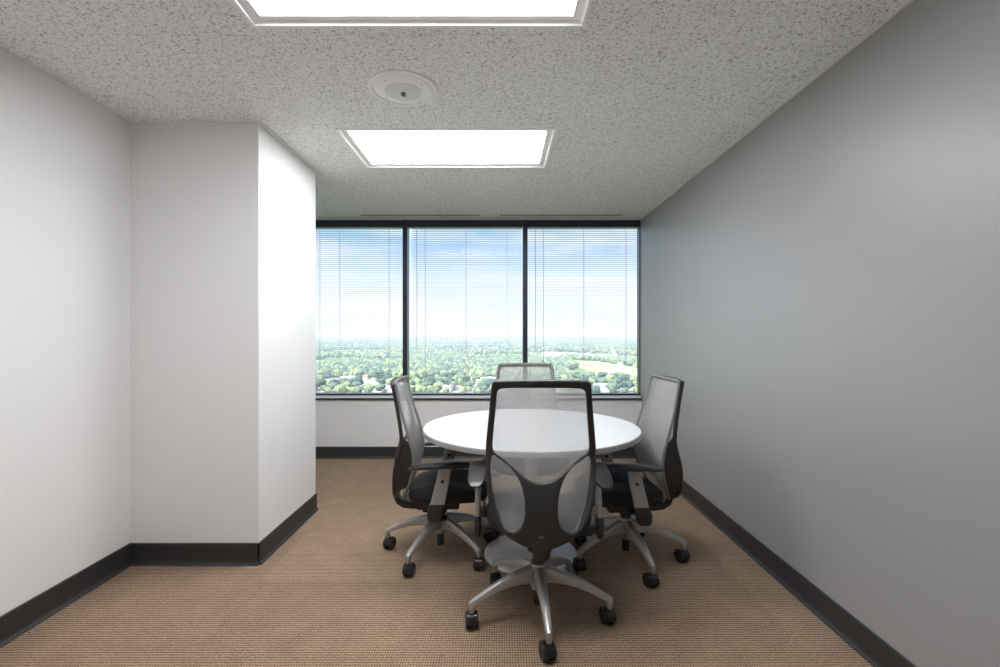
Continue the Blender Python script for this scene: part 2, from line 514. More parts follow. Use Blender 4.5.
make_blind(MUL[0] + 0.060, MUL[1] - 0.034, [pxx(425.2), pxx(466), pxx(507.3)], pxx(417), 'venetian blind with open slats in the middle window')
make_blind(MUL[1] + 0.030, XR - 0.014, [pxx(543.6), pxx(583.8), pxx(626)], pxx(535), 'venetian blind with open slats in the window beside the grey wall')

# ------------------------------------------------------------------ ceiling fittings
def troffer(rect, label):
    x0, x1, y0, y1 = rect
    cx, cy = (x0 + x1) / 2, (y0 + y1) / 2
    t = empty('ceiling_light', (cx, cy, CEIL), 0, label, 'ceiling light', 'recessed ceiling lights')
    hx, hy = (x1 - x0) / 2, (y1 - y0) / 2
    def ring(bm, o, i, z0, z1):
        # rectangular ring between half-size offsets
        ox, oy, ix, iy = hx + o, hy + o, hx + i, hy + i
        box(bm, -ox, ox, -oy, -iy, z0, z1); box(bm, -ox, ox, iy, oy, z0, z1)
        box(bm, -ox, -ix, -iy, iy, z0, z1); box(bm, ix, ox, -iy, iy, z0, z1)
    bm = bmesh.new(); ring(bm, 0.012, -0.002, -0.005, -0.0005)
    obj('trim_flange', bm, M['diffuser_white'], t)
    bm = bmesh.new()
    # sloping door frame of the fitting
    rings = []
    for o, z in ((-0.002, 0.0), (-0.008, 0.010), (-0.030, 0.014), (-0.034, 0.006), (-0.040, 0.006), (-0.044, 0.016), (-0.044, 0.03)):
        rings.append([(-hx - o, -hy - o, z), (hx + o, -hy - o, z), (hx + o, hy + o, z), (-hx - o, hy + o, z)])
    loft(bm, rings, cap=False)
    ring(bm, 0.0, -0.002, 0.0, 0.06)
    obj('door_frame', bm, M['diffuser_white'], t)
    obj('lamp_diffuser', BX(-hx + 0.042, hx - 0.042, -hy + 0.042, hy - 0.042, 0.018, 0.024), M['lamp'], t)
    obj('housing', BX(-hx - 0.01, hx + 0.01, -hy - 0.01, hy + 0.01, 0.06, 0.09), M['diffuser_white'], t)
troffer(L1, 'lit rectangular recessed ceiling light nearer the camera, cut by the picture top')
troffer(L2, 'lit rectangular recessed ceiling light nearer the window')

# round ceiling plate
t = empty('ceiling_speaker', (-0.455, 2.265, CEIL), 0, 'round white ceiling plate with a dark fitting at its centre', 'ceiling fixture')
bm = bmesh.new()
lathe(bm, [(0.164, 0.0), (0.163, -0.006), (0.156, -0.010), (0.146, -0.009), (0.143, -0.004), (0.138, -0.003), (0.134, -0.008), (0.120, -0.013), (0.085, -0.016), (0.083, -0.0145)], 64)
obj('outer_ring', bm, M['diffuser_white'], t, smooth=30)
bm = bmesh.new(); lathe(bm, [(0.083, -0.0145), (0.082, -0.018), (0.04, -0.020), (0.0005, -0.0205)], 48)
obj('centre_disc', bm, M['trim_white'], t, smooth=30)
bm = bmesh.new()
lathe(bm, [(0.010, -0.019), (0.009, -0.023), (0.005, -0.025), (0.005, -0.030), (0.008, -0.031), (0.008, -0.033), (0.0005, -0.034)], 16)
for k in range(2):
    a = k * PI + 0.5
    tube(bm, [(0.011 * math.cos(a), 0.011 * math.sin(a), -0.021), (0.013 * math.cos(a), 0.013 * math.sin(a), -0.030), (0.004 * math.cos(a), 0.004 * math.sin(a), -0.038)], 0.0016, 6)
obj('centre_fitting', bm, M['fitting'], t, smooth=True)
for k in range(4):
    a = PI / 4 + k * PI / 2 + 0.2
    bm = bmesh.new(); lathe(bm, [(0.0035, -0.0105), (0.003, -0.0135), (0.0005, -0.014)], 10, c=(0.115 * math.cos(a), 0.115 * math.sin(a), -0.001))
    obj('screw', bm, M['fitting'], t, smooth=True)

# linear slot diffuser by the window
t = empty('slot_diffuser', (-0.08, 4.68, CEIL), 0, 'long thin linear air slot in the ceiling above the window', 'air vent')
bm = bmesh.new()
box(bm, -1.28, 1.28, -0.030, -0.022, -0.003, 0.05); box(bm, -1.28, 1.28, 0.022, 0.038, -0.003, 0.05)
obj('frame', bm, M['trim_white'], t)
obj('slot_liner', BX(-1.28, 1.28, -0.0218, 0.0218, 0.001, 0.045), M['slot_black'], t)
obj('damper_plate', BX(-0.12, 0.08, -0.0218, 0.0218, -0.0035, 0.001), M['trim_white'], t)

# ------------------------------------------------------------------ the table
t = empty('round_table', (0.175, 2.74, 0), 0, 'round white meeting table with a disc foot, ringed by the four office chairs', 'table')
R, ZT = 0.606, 0.735
bm = bmesh.new()
lathe(bm, [(R - 0.002, ZT - 0.031), (R, ZT - 0.029), (R, ZT - 0.003), (R - 0.003, ZT), (0.001, ZT)], 96)
top = obj('tabletop', bm, M['table_white'], t, smooth=30)
bm = bmesh.new()
lathe(bm, [(R + 0.0015, ZT - 0.0295), (R + 0.0025, ZT - 0.027), (R + 0.0025, ZT - 0.005), (R + 0.001, ZT - 0.0025)], 96, cap=False)
obj('edge_band', bm, M['table_edge'], top, smooth=30)
bm = bmesh.new()
lathe(bm, [(0.036, 0.030), (0.036, 0.695), (0.05, 0.700)], 32)
obj('column', bm, M['table_base'], t, smooth=30)
bm = bmesh.new()
for a in (PI / 4, 3 * PI / 4):
    for s in (1, -1):
        c, q = math.cos(a) * s, math.sin(a) * s
        tube(bm, [(c * 0.03, q * 0.03, 0.688), (c * 0.24, q * 0.24, 0.696)], [0.018, 0.008], 8)
lathe(bm, [(0.11, 0.698), (0.11, 0.706), (0.05, 0.708)], 32)
obj('top_bracket', bm, M['plastic'], t, smooth=30)
bm = bmesh.new()
lathe(bm, [(0.258, 0.0), (0.264, 0.004), (0.264, 0.012), (0.258, 0.020), (0.16, 0.030), (0.06, 0.040), (0.037, 0.050)], 64)
obj('base_disc', bm, M['table_base'], t, smooth=35)

# ------------------------------------------------------------------ the office chair (faces +Y, hub on the origin)
F_NET = [(0.34, -0.205), (0.40, -0.187), (0.46, -0.165), (0.55, -0.148), (0.62, -0.151), (0.70, -0.170), (0.85, -0.212), (0.99, -0.240), (1.01, -0.243)]
F_FRM = [(0.32, -0.242), (0.40, -0.245), (0.50, -0.245), (0.57, -0.236), (0.64, -0.217), (0.70, -0.207), (0.85, -0.227), (0.99, -0.254), (1.01, -0.257)]
OUT = [(0.0, 1.004), (0.10, 1.003), (0.160, 1.000), (0.181, 0.997), (0.1885, 0.985), (0.192, 0.95), (0.200, 0.87), (0.209, 0.79), (0.214, 0.73), (0.213, 0.66),
       (0.2075, 0.585), (0.192, 0.508), (0.165, 0.45), (0.127, 0.41), (0.075, 0.382), (0.035, 0.368), (0.0, 0.364)]
UP = [(0.0, 0.976), (0.10, 0.975), (0.148, 0.972), (0.163, 0.964), (0.169, 0.945), (0.176, 0.87), (0.184, 0.79), (0.187, 0.745), (0.182, 0.722), (0.165, 0.705),
      (0.113, 0.670), (0.062, 0.632), (0.030, 0.617), (0.0, 0.613)]
TEAR = [(0.181, 0.708), (0.155, 0.694), (0.121, 0.668), (0.086, 0.625), (0.066, 0.567), (0.062, 0.52), (0.064, 0.481), (0.078, 0.446), (0.105, 0.430), (0.146, 0.444),
        (0.182, 0.516), (0.194, 0.585), (0.1965, 0.64), (0.193, 0.69)]

OUT, UP, TEAR = [[(x * 1.052, 1.0 - (1.0 - z) * 1.055) for x, z in q] for q in (OUT, UP, TEAR)]

def dense(pts, closed=True, step=0.006):
    """Catmull-Rom resampling of a 2-D outline"""
    n = len(pts); out = []
    for i in range(n if closed else n - 1):
        p0, p1, p2, p3 = (Vector(pts[(i + k) % n]) for k in (-1, 0, 1, 2))
        m = max(1, int((p2 - p1).length / step))
        for k in range(m):
            s = k / m
            out.append(tuple(0.5 * ((2 * p1) + (-p0 + p2) * s + (2 * p0 - 5 * p1 + 4 * p2 - p3) * s * s + (-p0 + 3 * p1 - 3 * p2 + p3) * s**3)))
    return out

def sym(half):
    return [(-x, z) for x, z in half[::-1] if x > 1e-6] + list(half) if half[0][0] < 1e-6 and half[-1][0] > 1e-6 else list(half) + [(-x, z) for x, z in half[::-1] if x > 1e-6]

def edge_bow(x):
    return 0.020 * (x / 0.2) ** 2

def in_poly(p, poly):
    x, y = p; c = False
    for i in range(len(poly)):
        x1, y1 = poly[i]; x2, y2 = poly[i - 1]
        if (y1 > y) != (y2 > y) and x < (x2 - x1) * (y - y1) / (y2 - y1) + x1: c = not c
    return c

def plate_with_holes(outer, holes, thick, bev):
    """a flat plate with rounded edges, finely divided so that it can be bent afterwards"""
    from mathutils.geometry import delaunay_2d_cdt
    def area(q): return sum(q[i - 1][0] * q[i][1] - q[i][0] * q[i - 1][1] for i in range(len(q))) / 2
    def inset(q, d):
        out = []; n = len(q); sg = 1 if area(q) > 0 else -1
        for i in range(n):
            t = Vector(q[(i + 1) % n]) - Vector(q[i - 1]); t.normalize()
            out.append((q[i][0] - t.y * d * sg, q[i][1] + t.x * d * sg))
        return out
    loops = [outer] + holes
    full = loops
    ins = [inset(outer, bev)] + [inset(h, -bev) for h in holes]
    mid = [inset(outer, bev * .3)] + [inset(h, -bev * .3) for h in holes]
    pts, edges, ranges = [], [], []
    for q in ins:
        b = len(pts); pts += [Vector(p) for p in q]
        edges += [(b + k, b + (k + 1) % len(q)) for k in range(len(q))]
        ranges.append((b, len(q)))
    nb = len(pts); g = 0.012
    for i in range(-19, 20):
        for k in range(60):
            p = (i * g, 0.33 + k * g)
            if in_poly(p, ins[0]) and not any(in_poly(p, h) for h in ins[1:]):
                if min((Vector(p) - q).length for q in pts[:nb]) > 0.004: pts.append(Vector(p))
    vs, _, fs, orig, _, _ = delaunay_2d_cdt(pts, edges, [], 0, 1e-6)
    bm = bmesh.new()
    sheets = {}
    for sgn in (1, -1):
        sheets[sgn] = [bm.verts.new((v[0], v[1], sgn * thick / 2)) for v in vs]
    for f in fs:
        c = (sum(vs[k][0] for k in f) / len(f), sum(vs[k][1] for k in f) / len(f))
        if not in_poly(c, ins[0]) or any(in_poly(c, h) for h in ins[1:]): continue
        bm.faces.new([sheets[1][k] for k in f]); bm.faces.new([sheets[-1][k] for k in f][::-1])
    where = {}
    for k, o in enumerate(orig):
        for q in o: where[q] = k
    for li, (b, n) in enumerate(ranges):
        prof = [(mid[li], thick / 2 - bev * .3), (full[li], thick / 2 - bev), (full[li], -thick / 2 + bev), (mid[li], -thick / 2 + bev * .3)]
        rows = [[sheets[1][where[b + k]] for k in range(n)]]
        for lp, d in prof: rows.append([bm.verts.new((p[0], p[1], d)) for p in lp])
        rows.append([sheets[-1][where[b + k]] for k in range(n)])
        for r0, r1 in zip(rows[:-1], rows[1:]):
            for k in range(n):
                m = (k + 1) % n
                try: bm.faces.new((r0[k], r0[m], r1[m], r1[k]))
                except ValueError: pass
    bmesh.ops.delete(bm, geom=[v for v in bm.verts if not v.link_faces], context='VERTS')
    return bm

def make_chair():
    root = empty('office_chair')
    upper = []          # parts that rise with the gas lift
    # --- backrest frame
    outer = dense(sym(OUT)); up = dense(sym(UP)); te = dense(TEAR)
    bm = plate_with_holes(outer, [up, te, [(-x, z) for x, z in te]], 0.020, 0.005)
    for v in bm.verts:
        x, z, d = v.co
        v.co = (x, interp(F_FRM, z) + edge_bow(x) - 0.004 + d, z)
    # side cheeks that carry the lower net forward of the frame
    hs = sorted((z, x) for x, z in OUT[4:-3])
    for s in (-1, 1):
        rings = []
        for k in range(25):
            z = 0.395 + (0.715 - 0.395) * k / 24
            w = interp(hs, z) if z > 0.41 else interp(hs, z)
            yb = interp(F_FRM, z) + edge_bow(w); yf = interp(F_NET, z) + edge_bow(w) - 0.003
            e = min(1, k / 3, (24 - k) / 3); yf = yb + (yf - yb) * max(0.15, e)
            rings.append([(s * (w - 0.004), yb, z), (s * (w - 0.011), yb, z), (s * (w - 0.012), yf, z), (s * (w - 0.007), yf, z)])
        loft(bm, rings)
    # neck from the frame down and under the seat
    rings = []
    for y, z, w, h in ((-0.255, 0.375, 0.078, 0.016), (-0.254, 0.340, 0.074, 0.024), (-0.234, 0.304, 0.066, 0.034), (-0.20, 0.284, 0.062, 0.036), (-0.15, 0.280, 0.060, 0.036), (-0.08, 0.284, 0.060, 0.036)):
        ang = {(-0.255): 0, (-0.254): 0.12, (-0.234): 0.65, (-0.20): 1.15, (-0.15): 1.5, (-0.08): 1.57}[y]
        ring = []
        for a, b in rrect(w, h, 0.008):
            ring.append((a, y + b * math.cos(ang), z + b * math.sin(ang)))
        rings.append(ring)
    loft(bm, rings)
    fr = obj('backrest_frame', bm, M['plastic'], root, smooth=40); upper.append(fr)
    bm = bmesh.new()
    for k in range(5):
        box(bm, -0.0115 + k * 0.0048, -0.0085 + k * 0.0048, -0.2655, -0.261, 0.380, 0.389)
    obj('maker_mark', bm, M['mark'], fr)
    # --- net
    half = [(z, x) for x, z in OUT[4:-3]]; half.sort()
    bm = bmesh.new(); NZ, NX = 48, 20
    def wz(z): return interp(half, z) - 0.006
    zb, zt = 0.372, 0.996
    def P(u, z, off):
        w = wz(z) if z > 0.43 else wz(0.43) - (0.43 - z) * 0.5
        if z > 0.975: w = wz(0.975) - (z - 0.975) * 0.5
        x = u * w
        return (x, interp(F_NET, z) + edge_bow(x) + off, z)
    grids = []
    for off in (0.0, -0.0016):
        g = [[bm.verts.new(P(-1 + 2 * i / NX, zb + (zt - zb) * j / NZ, off)) for i in range(NX + 1)] for j in range(NZ + 1)]
        grids.append(g)
        for j in range(NZ):
            for i in range(NX):
                bm.faces.new((g[j][i], g[j][i + 1], g[j + 1][i + 1], g[j + 1][i]))
    net = obj('backrest_mesh', bm, M['net'], root, smooth=60); upper.append(net)
    # piping all round the net
    loop = [P(-1, zb + (zt - zb) * j / NZ, 0) for j in range(NZ + 1)] + [P(-1 + 2 * i / NX, zt, 0) for i in range(1, NX)] + \
           [P(1, zt - (zt - zb) * j / NZ, 0) for j in range(NZ + 1)] + [P(1 - 2 * i / NX, zb, 0) for i in range(1, NX)]
    bm = bmesh.new(); tube(bm, loop, 0.0085, 8, closed=True)
    obj('piping', bm, M['piping'], net, smooth=True)
    # --- seat cushion
    def sup(w, d, yc, z, k=3.4, n=48, drop=0.0):
        ring = []
        for i in range(n):
            a = 2 * PI * i / n
            c, s = math.cos(a), math.sin(a)
            x = math.copysign(abs(c) ** (2 / k), c) * w / 2
            y = math.copysign(abs(s) ** (2 / k), s) * d / 2
            f = max(0, y / (d / 2) - 0.45) / 0.55
            ring.append((x, yc + y, z - drop * f * f + 0.014 * (abs(x) / (w / 2)) ** 3))
        return ring
    bm = bmesh.new()
    loft(bm, [sup(.42, .40, .05, .340), sup(.455, .43, .05, .350, drop=.008), sup(.470, .445, .05, .372, drop=.016), sup(.462, .437, .05, .394, drop=.024), sup(.43, .41, .05, .407, drop=.028),
              sup(.36, .34, .04, .413, drop=.02), sup(.2, .2, .0, .412), sup(.03, .03, 0, .411)])
    s = obj('seat', bm, M['cushion'], root, smooth=50); upper.append(s)
    bm = bmesh.new()
    loft(bm, [sup(.24, .32, -.02, .330, 2.3), sup(.32, .38, -.01, .334, 2.3), sup(.37, .41, .0, .343, 2.4), sup(.385, .415, .0, .352, 2.5), sup(.375, .41, .005, .356, 2.5)])
    s = obj('seat_shell', bm, M['shell'], root, smooth=50); upper.append(s)
    bm = bmesh.new()
    tube(bm, sup(.362, .405, .0, .340, 2.4), 0.004, 6, closed=True)
    obj('shell_rim', bm, M['plastic'], s, smooth=True)
    # --- mechanism
    bm = bmesh.new()
    box(bm, -0.052, 0.052, -0.13, 0.11, 0.262, 0.320, 0.014, 3)
    box(bm, -0.04, 0.04, -0.10, 0.04, 0.245, 0.27, 0.01, 2)
    s = obj('tilt_mechanism', bm, M['plastic'], root, smooth=40); upper.append(s)
    bm = bmesh.new()
    tube(bm, [(0.05, 0.03, 0.292), (0.15, 0.03, 0.288), (0.19, 0.035, 0.282)], 0.005, 8)
    box(bm, 0.18, 0.245, 0.018, 0.052, 0.274, 0.284, 0.004, 2)
    s = obj('height_lever', bm, M['plastic'], root, smooth=40); upper.append(s)
    # --- armrests
    for sx in (-1, 1):
        name = 'armrest'
        bm = bmesh.new(); rings = []
        for (y, z, w) in ((0.004, 0.355, 0.078), (0.018, 0.42, 0.075), (0.032, 0.48, 0.072), (0.046, 0.55, 0.068), (0.052, 0.572, 0.068)):
            rings.append([(sx * 0.272 + a, y + b, z) for a, b in rrect(0.024, w, 0.009)])
        loft(bm, rings)
        arm = obj(name, bm, M['silver'], root, smooth=40); upper.append(arm)
        # pad
        bm = bmesh.new(); rings = []
        for y, zc, w, h in ((-0.195, 0.560, 0.028, 0.006), (-0.187, 0.562, 0.050, 0.010), (-0.155, 0.567, 0.070, 0.014), (-0.10, 0.573, 0.082, 0.022), (-0.05, 0.577, 0.086, 0.026), (0.0, 0.580, 0.088, 0.028), (0.06, 0.582, 0.090, 0.028),
                            (0.105, 0.580, 0.086, 0.026), (0.128, 0.576, 0.070, 0.020), (0.138, 0.573, 0.036, 0.010)):
            rings.append([(sx * 0.268 + a, y, zc + b - 0.10 * (a * a) / 0.09) for a, b in rrect(w, h, min(h * 0.48, 0.012), 5)])
        loft(bm, rings)
        obj('arm_pad', bm, M['plastic_soft'], arm, smooth=50)
        # black sleeve the post slides in, curving in under the seat
        bm = bmesh.new(); rings = []
        for (y, z, w, th) in ((0.006, 0.376, 0.082, 0.029), (0.004, 0.365, 0.084, 0.031), (-0.004, 0.335, 0.084, 0.032), (-0.008, 0.300, 0.076, 0.030), (-0.010, 0.284, 0.052, 0.022)):
            rings.append([(sx * 0.272 + a, y + b, z) for a, b in rrect(th, w, 0.014)])
        loft(bm, rings)
        rings = []
        for x, z, h in ((0.275, 0.312, 0.018), (0.24, 0.318, 0.016), (0.18, 0.318, 0.016), (0.04, 0.310, 0.016)):
            rings.append([(sx * x, -0.008 + a, z + b) for a, b in rrect(0.06, h, 0.008)])
        loft(bm, rings)
        obj('arm_sleeve', bm, M['plastic'], arm, smooth=40)
        bm = bmesh.new()
        lathe(bm, [(0.0005, -0.0150), (0.006, -0.0150), (0.0095, -0.0140), (0.0095, 0.0140), (0.006, 0.0150), (0.0005, 0.0150)], 20, c=(sx * 0.272, 0.034, 0.495), axis='X')
        obj('release_button', bm, M['plastic_soft'], arm, smooth=True)
    # --- gas lift
    bm = bmesh.new(); lathe(bm, [(0.018, 0.05), (0.0205, 0.052), (0.0205, 0.165)], 20)
    obj('gas_cylinder', bm, M['plastic'], root, smooth=40)
    bm = bmesh.new(); lathe(bm, [(0.030, 0.232), (0.029, 0.250), (0.024, 0.256), (0.024, 0.375)], 24)
    obj('column_cover', bm, M['plastic'], root, smooth=40)
    # --- star base
    bm = bmesh.new(); lathe(bm, [(0.026, 0.118), (0.034, 0.122), (0.037, 0.16), (0.038, 0.222), (0.034, 0.234), (0.027, 0.236)], 32)
    obj('base_hub', bm, M['silver_base'], root, smooth=40)
    RB = 0.312
    for k in range(5):
        a = 2 * PI * k / 5 - PI / 2
        rot = Matrix.Rotation(a - PI / 2, 3, 'Z')      # local +Y -> leg direction
        bm = bmesh.new(); rings = []
        for y, zt_, h, w in ((0.02, 0.228, 0.074, 0.052), (0.06, 0.223, 0.062, 0.050), (0.12, 0.209, 0.048, 0.044), (0.18, 0.189, 0.038, 0.038), (0.24, 0.163, 0.030, 0.033), (0.285, 0.140, 0.026, 0.030), (0.312, 0.126, 0.026, 0.027), (0.325, 0.117, 0.020, 0.022)):
            # trapezoid with rounded top
            pr = [(-w / 2, -h), (w / 2, -h), (w / 2 * 0.98, -h * 0.35), (w / 2 * 0.72, -h * 0.10), (w * 0.2, 0), (-w * 0.2, 0), (-w / 2 * 0.72, -h * 0.10), (-w / 2 * 0.98, -h * 0.35)]
            rings.append([rot @ Vector((px, y, zt_ + pz)) for px, pz in pr])
        loft(bm, rings)
        lo = rot @ Vector((0, RB, 0))
        lathe(bm, [(0.0105, 0.072), (0.0125, 0.078), (0.0135, 0.112)], 14, c=(lo.x, lo.y, 0))
        leg = obj('base_leg', bm, M['silver_base'], root, smooth=35)
        # caster
        ca = a + (0.28, -1.0, 1.9, -0.5, 1.35)[k]
        cr = Matrix.Rotation(ca, 3, 'Z')
        off = Vector((lo.x, lo.y, 0))
        bm = bmesh.new()
        lathe(bm, [(0.006, 0.05), (0.006, 0.072)], 10, c=(0, 0, 0))
        # hood over the two wheels
        rings = []
        for i in range(9):
            th = -0.15 + (PI + 0.3) * i / 8
            r0, r1 = 0.0, 0.0325
            c_, s_ = math.cos(th), math.sin(th)
            rings.append([(-0.013 + 0.022 * c_, y, 0.030 + 0.022 * s_) for y in (-0.022, 0.022)] + [(-0.013 + 0.0335 * c_, y, 0.030 + 0.0335 * s_) for y in (0.019, -0.019)])
        loft(bm, rings)
        box(bm, -0.030, 0.006, -0.006, 0.006, 0.022, 0.060, 0.003, 2)
        for v in bm.verts: v.co = cr @ (v.co * 1.13) + off
        cas = obj('caster', bm, M['wheel'], root, smooth=40)
        for s in (-1, 1):
            bm = bmesh.new()
            lathe(bm, [(0.006, 0.0), (0.024, 0.001), (0.028, 0.003), (0.0295, 0.007), (0.0295, 0.012), (0.027, 0.016), (0.018, 0.0175), (0.010, 0.0165), (0.0005, 0.017)], 28, c=(-0.013, 0.0, 0.0295), axis='Y')
            for v in bm.verts:
                y = v.co.y + 0.007
                v.co = cr @ (Vector((v.co.x, s * y, v.co.z)) * 1.13) + off
            obj('wheel', bm, M['wheel'], cas, smooth=40)
    return root, upper

chair0, upper0 = make_chair()
upper_names = {o.name for o in upper0}
GC = 'office chairs around the round table'

def copy_chair():
    r = chair0.copy(); COL.objects.link(r)
    for ch in list(chair0.children):
        c = ch.copy(); COL.objects.link(c); c.parent = r
        c['lift'] = 1 if ch.name in upper_names else 0
        for g in list(ch.children):
            d = g.copy(); COL.objects.link(d); d.parent = c
    return r

def place(root, x, y, face, lift, base_rot, label, slide=0.0):
    """face: heading of the seat; base_rot: heading of the front star leg's opposite"""
    root.location = (x, y, 0); root.rotation_euler = (0, 0, face)
    tag(root, label, 'office chair', GC)
    for c in root.children:
        up = c.get('lift', 1 if c.name in upper_names else 0)
        if up:
            c.location = (0, 0, lift)
            for g in c.children:
                if g.name.startswith('arm_pad'): g.location = (0, slide, 0)
        elif not c.name.startswith(('gas_cylinder', 'column_cover', 'base_hub')):
            c.rotation_euler = (0, 0, base_rot - face)
    for c in root.children:
        if 'lift' in c.keys(): del c['lift']

chairs = [chair0] + [copy_chair() for _ in range(3)]
place(chairs[1], -0.342, 2.76, -PI / 2 + 0.04, 0.0, math.radians(245 + 90), 'mesh-back office chair at the side of the table next to the white pillar', 0.05)
place(chairs[2], 0.702, 2.683, PI / 2 + 0.06, 0.012, math.radians(-80 + 90), 'mesh-back office chair at the side of the table next to the grey wall', 0.085)
place(chairs[3], 0.175, 3.20, PI - 0.02, 0.045, math.radians(30), 'mesh-back office chair behind the table, only its top seen against the window')
place(chairs[0], 0.172, 2.155, -0.03, 0.070, math.radians(-87 + 90), 'mesh-back office chair nearest the camera, its black frame back turned to view', 0.0)

# ------------------------------------------------------------------ the land far below the window
GZ = -44.0
def land_mat():
    m = bpy.data.materials.new('land'); m.use_nodes = True
    n, l = m.node_tree.nodes, m.node_tree.links
    b = n['Principled BSDF']; b.inputs['Roughness'].default_value = 0.95
    tc = n.new('ShaderNodeTexCoord')
    a = n.new('ShaderNodeTexNoise'); a.inputs['Scale'].default_value = 0.006; a.inputs['Detail'].default_value = 8; a.inputs['Roughness'].default_value = 0.7
    l.new(tc.outputs['Object'], a.inputs['Vector'])
    r = n.new('ShaderNodeValToRGB')
    for p, c in ((0.0, (0.10, 0.17, 0.06)), (1.0, (0.62, 0.60, 0.55))):
        e = r.color_ramp.elements[int(p)]; e.position = 0.36 + 0.30 * p; e.color = (*c, 1)
    e = r.color_ramp.elements.new(0.50); e.color = (0.22, 0.32, 0.12, 1)
    e = r.color_ramp.elements.new(0.57); e.color = (0.42, 0.46, 0.28, 1)
    l.new(a.outputs['Fac'], r.inputs['Fac']); l.new(r.outputs['Color'], b.inputs['Base Color'])
    return m
M['land'] = land_mat()
M['lawn'] = mat('lawn', (0.42, 0.50, 0.24), 0.95, noise=(0.05, 0.25))
M['asphalt'] = mat('pale_asphalt', (0.50, 0.49, 0.50), 0.9, noise=(0.03, 0.2))
def leaf(name, col):
    return mat(name, col, 0.9, noise=(0.5, 0.45), bump=(1.2, 0.8, 1.0))
M['leaf_a'] = leaf('leaf_green', (0.17, 0.24, 0.16))
M['leaf_b'] = leaf('leaf_pale', (0.30, 0.36, 0.19))
M['leaf_c'] = leaf('leaf_deep', (0.09, 0.15, 0.13))
M['bark'] = mat('bark', (0.12, 0.09, 0.06), 0.9, noise=(3, 0.2))
M['render_white'] = mat('pale_render', (0.78, 0.76, 0.73), 0.8, noise=(0.3, 0.08))
M['roof_grey'] = mat('roof_grey', (0.45, 0.44, 0.46), 0.8, noise=(0.5, 0.1))
M['roof_white'] = mat('roof_white', (0.85, 0.85, 0.85), 0.7, noise=(0.5, 0.05))
M['roof_red'] = mat('roof_brown', (0.42, 0.27, 0.22), 0.8, noise=(0.5, 0.15))
M['pane_dark'] = mat('pane_dark', (0.06, 0.08, 0.10), 0.2, noise=(1, 0.1))

bm = bmesh.new()
bmesh.ops.create_grid(bm, x_segments=8, y_segments=8, size=14000)
for v in bm.verts: v.co = (v.co.x, v.co.y + 13500, GZ)
struct('ground', bm, M['land'])

rng = random.Random(7)
def patch(name, pts, material, z):
    bm = bmesh.new()
    lo = [bm.verts.new((x, y, GZ)) for x, y in pts]; hi = [bm.verts.new((x, y, GZ + z)) for x, y in pts]
    bm.faces.new(hi); bm.faces.new(lo[::-1])
    for i in range(len(pts)):
        j = (i + 1) % len(pts); bm.faces.new((lo[i], lo[j], hi[j], hi[i]))
    return struct(name, bm, material)
def gp(px, py):
    """ground point seen at that pixel when standing in the room"""
    d = (EYE - GZ) * 480 / (py - 334)
    return ((px - 500) * d / 480, d)
LAWN = [gp(566, 361), gp(600, 362), gp(646, 370), gp(646, 380), gp(615, 377), gp(580, 369)]
ROAD = [gp(540, 352), gp(600, 354.5), gp(650, 358), gp(650, 362), gp(600, 360), gp(545, 357)]
LOT = [gp(312, 378), gp(345, 375), gp(372, 382), gp(392, 386), gp(395, 400), gp(312, 400)]
LOT2 = [gp(455, 386), gp(500, 382), gp(600, 386), gp(640, 384), gp(650, 400), gp(450, 400)]
patch('ground_lawn', LAWN, M['lawn'], 0.3)
patch('ground_road', ROAD, M['asphalt'], 0.3)
patch('ground_lot', LOT, M['asphalt'], 0.3)
patch('ground_lot', LOT2, M['asphalt'], 0.25)
def inside(p, poly):
    x, y = p; c = False
    for i in range(len(poly)):
        x1, y1 = poly[i]; x2, y2 = poly[i - 1]
        if (y1 > y) != (y2 > y) and x < (x2 - x1) * (y - y1) / (y2 - y1) + x1: c = not c
    return c

# buildings
def make_building(w, d, h, roof, flat):
    b = empty('building')
    bm = bmesh.new(); box(bm, -w / 2, w / 2, -d / 2, d / 2, 0, h)
    obj('wall', bm, M['render_white'], b)
    bm = bmesh.new()
    if flat:
        box(bm, -w / 2 - .4, w / 2 + .4, -d / 2 - .4, d / 2 + .4, h, h + 0.7)
        box(bm, -w * .1, w * .12, -d * .1, d * .15, h + .7, h + 2.0)
    else:
        loft(bm, [[(-w / 2 - .5, -d / 2 - .5, h), (-w / 2 - .5, d / 2 + .5, h), (-w / 2 - .5, 0, h + d * .3)], [(w / 2 + .5, -d / 2 - .5, h), (w / 2 + .5, d / 2 + .5, h), (w / 2 + .5, 0, h + d * .3)]])
    obj('roof', bm, M[roof], b)
    n = max(2, int(w / 5))
    for k in range(n):
        x = -w / 2 + (k + .5) * w / n
        obj('window', BX(x - 1.0, x + 1.0, -d / 2 - .06, -d / 2 + .05, h * .45, h * .8), M['pane_dark'], b)
    return b
protos = [make_building(34, 16, 6, 'roof_white', True), make_building(13, 9, 4.5, 'roof_grey', False), make_building(12, 9, 4.5, 'roof_red', False), make_building(22, 14, 8, 'roof_grey', True)]
b_label = ['long low pale building with a flat white roof far below the window', 'small pale house with a grey pitched roof among the distant trees',
           'small pale house with a brown pitched roof among the distant trees', 'pale two storey block with a flat grey roof far below the window']
used = set(); occupied = []
def building(kind, px, py, rz):
    p = protos[kind]
    if kind in used:
        b = p.copy(); COL.objects.link(b)
        for c in list(p.children):
            q = c.copy(); COL.objects.link(q); q.parent = b
    else:
        b = p; used.add(kind)
    x, y = gp(px, py)
    b.location = (x, y, GZ); b.scale = (.52, .52, .55); b.rotation_euler = (0, 0, rz)
    tag(b, b_label[kind], 'building', ('distant long white roofed buildings', 'distant grey roofed houses', 'distant brown roofed houses', 'distant grey roofed blocks')[kind])
    occupied.append((x, y, (10, 5, 5, 7)[kind]))
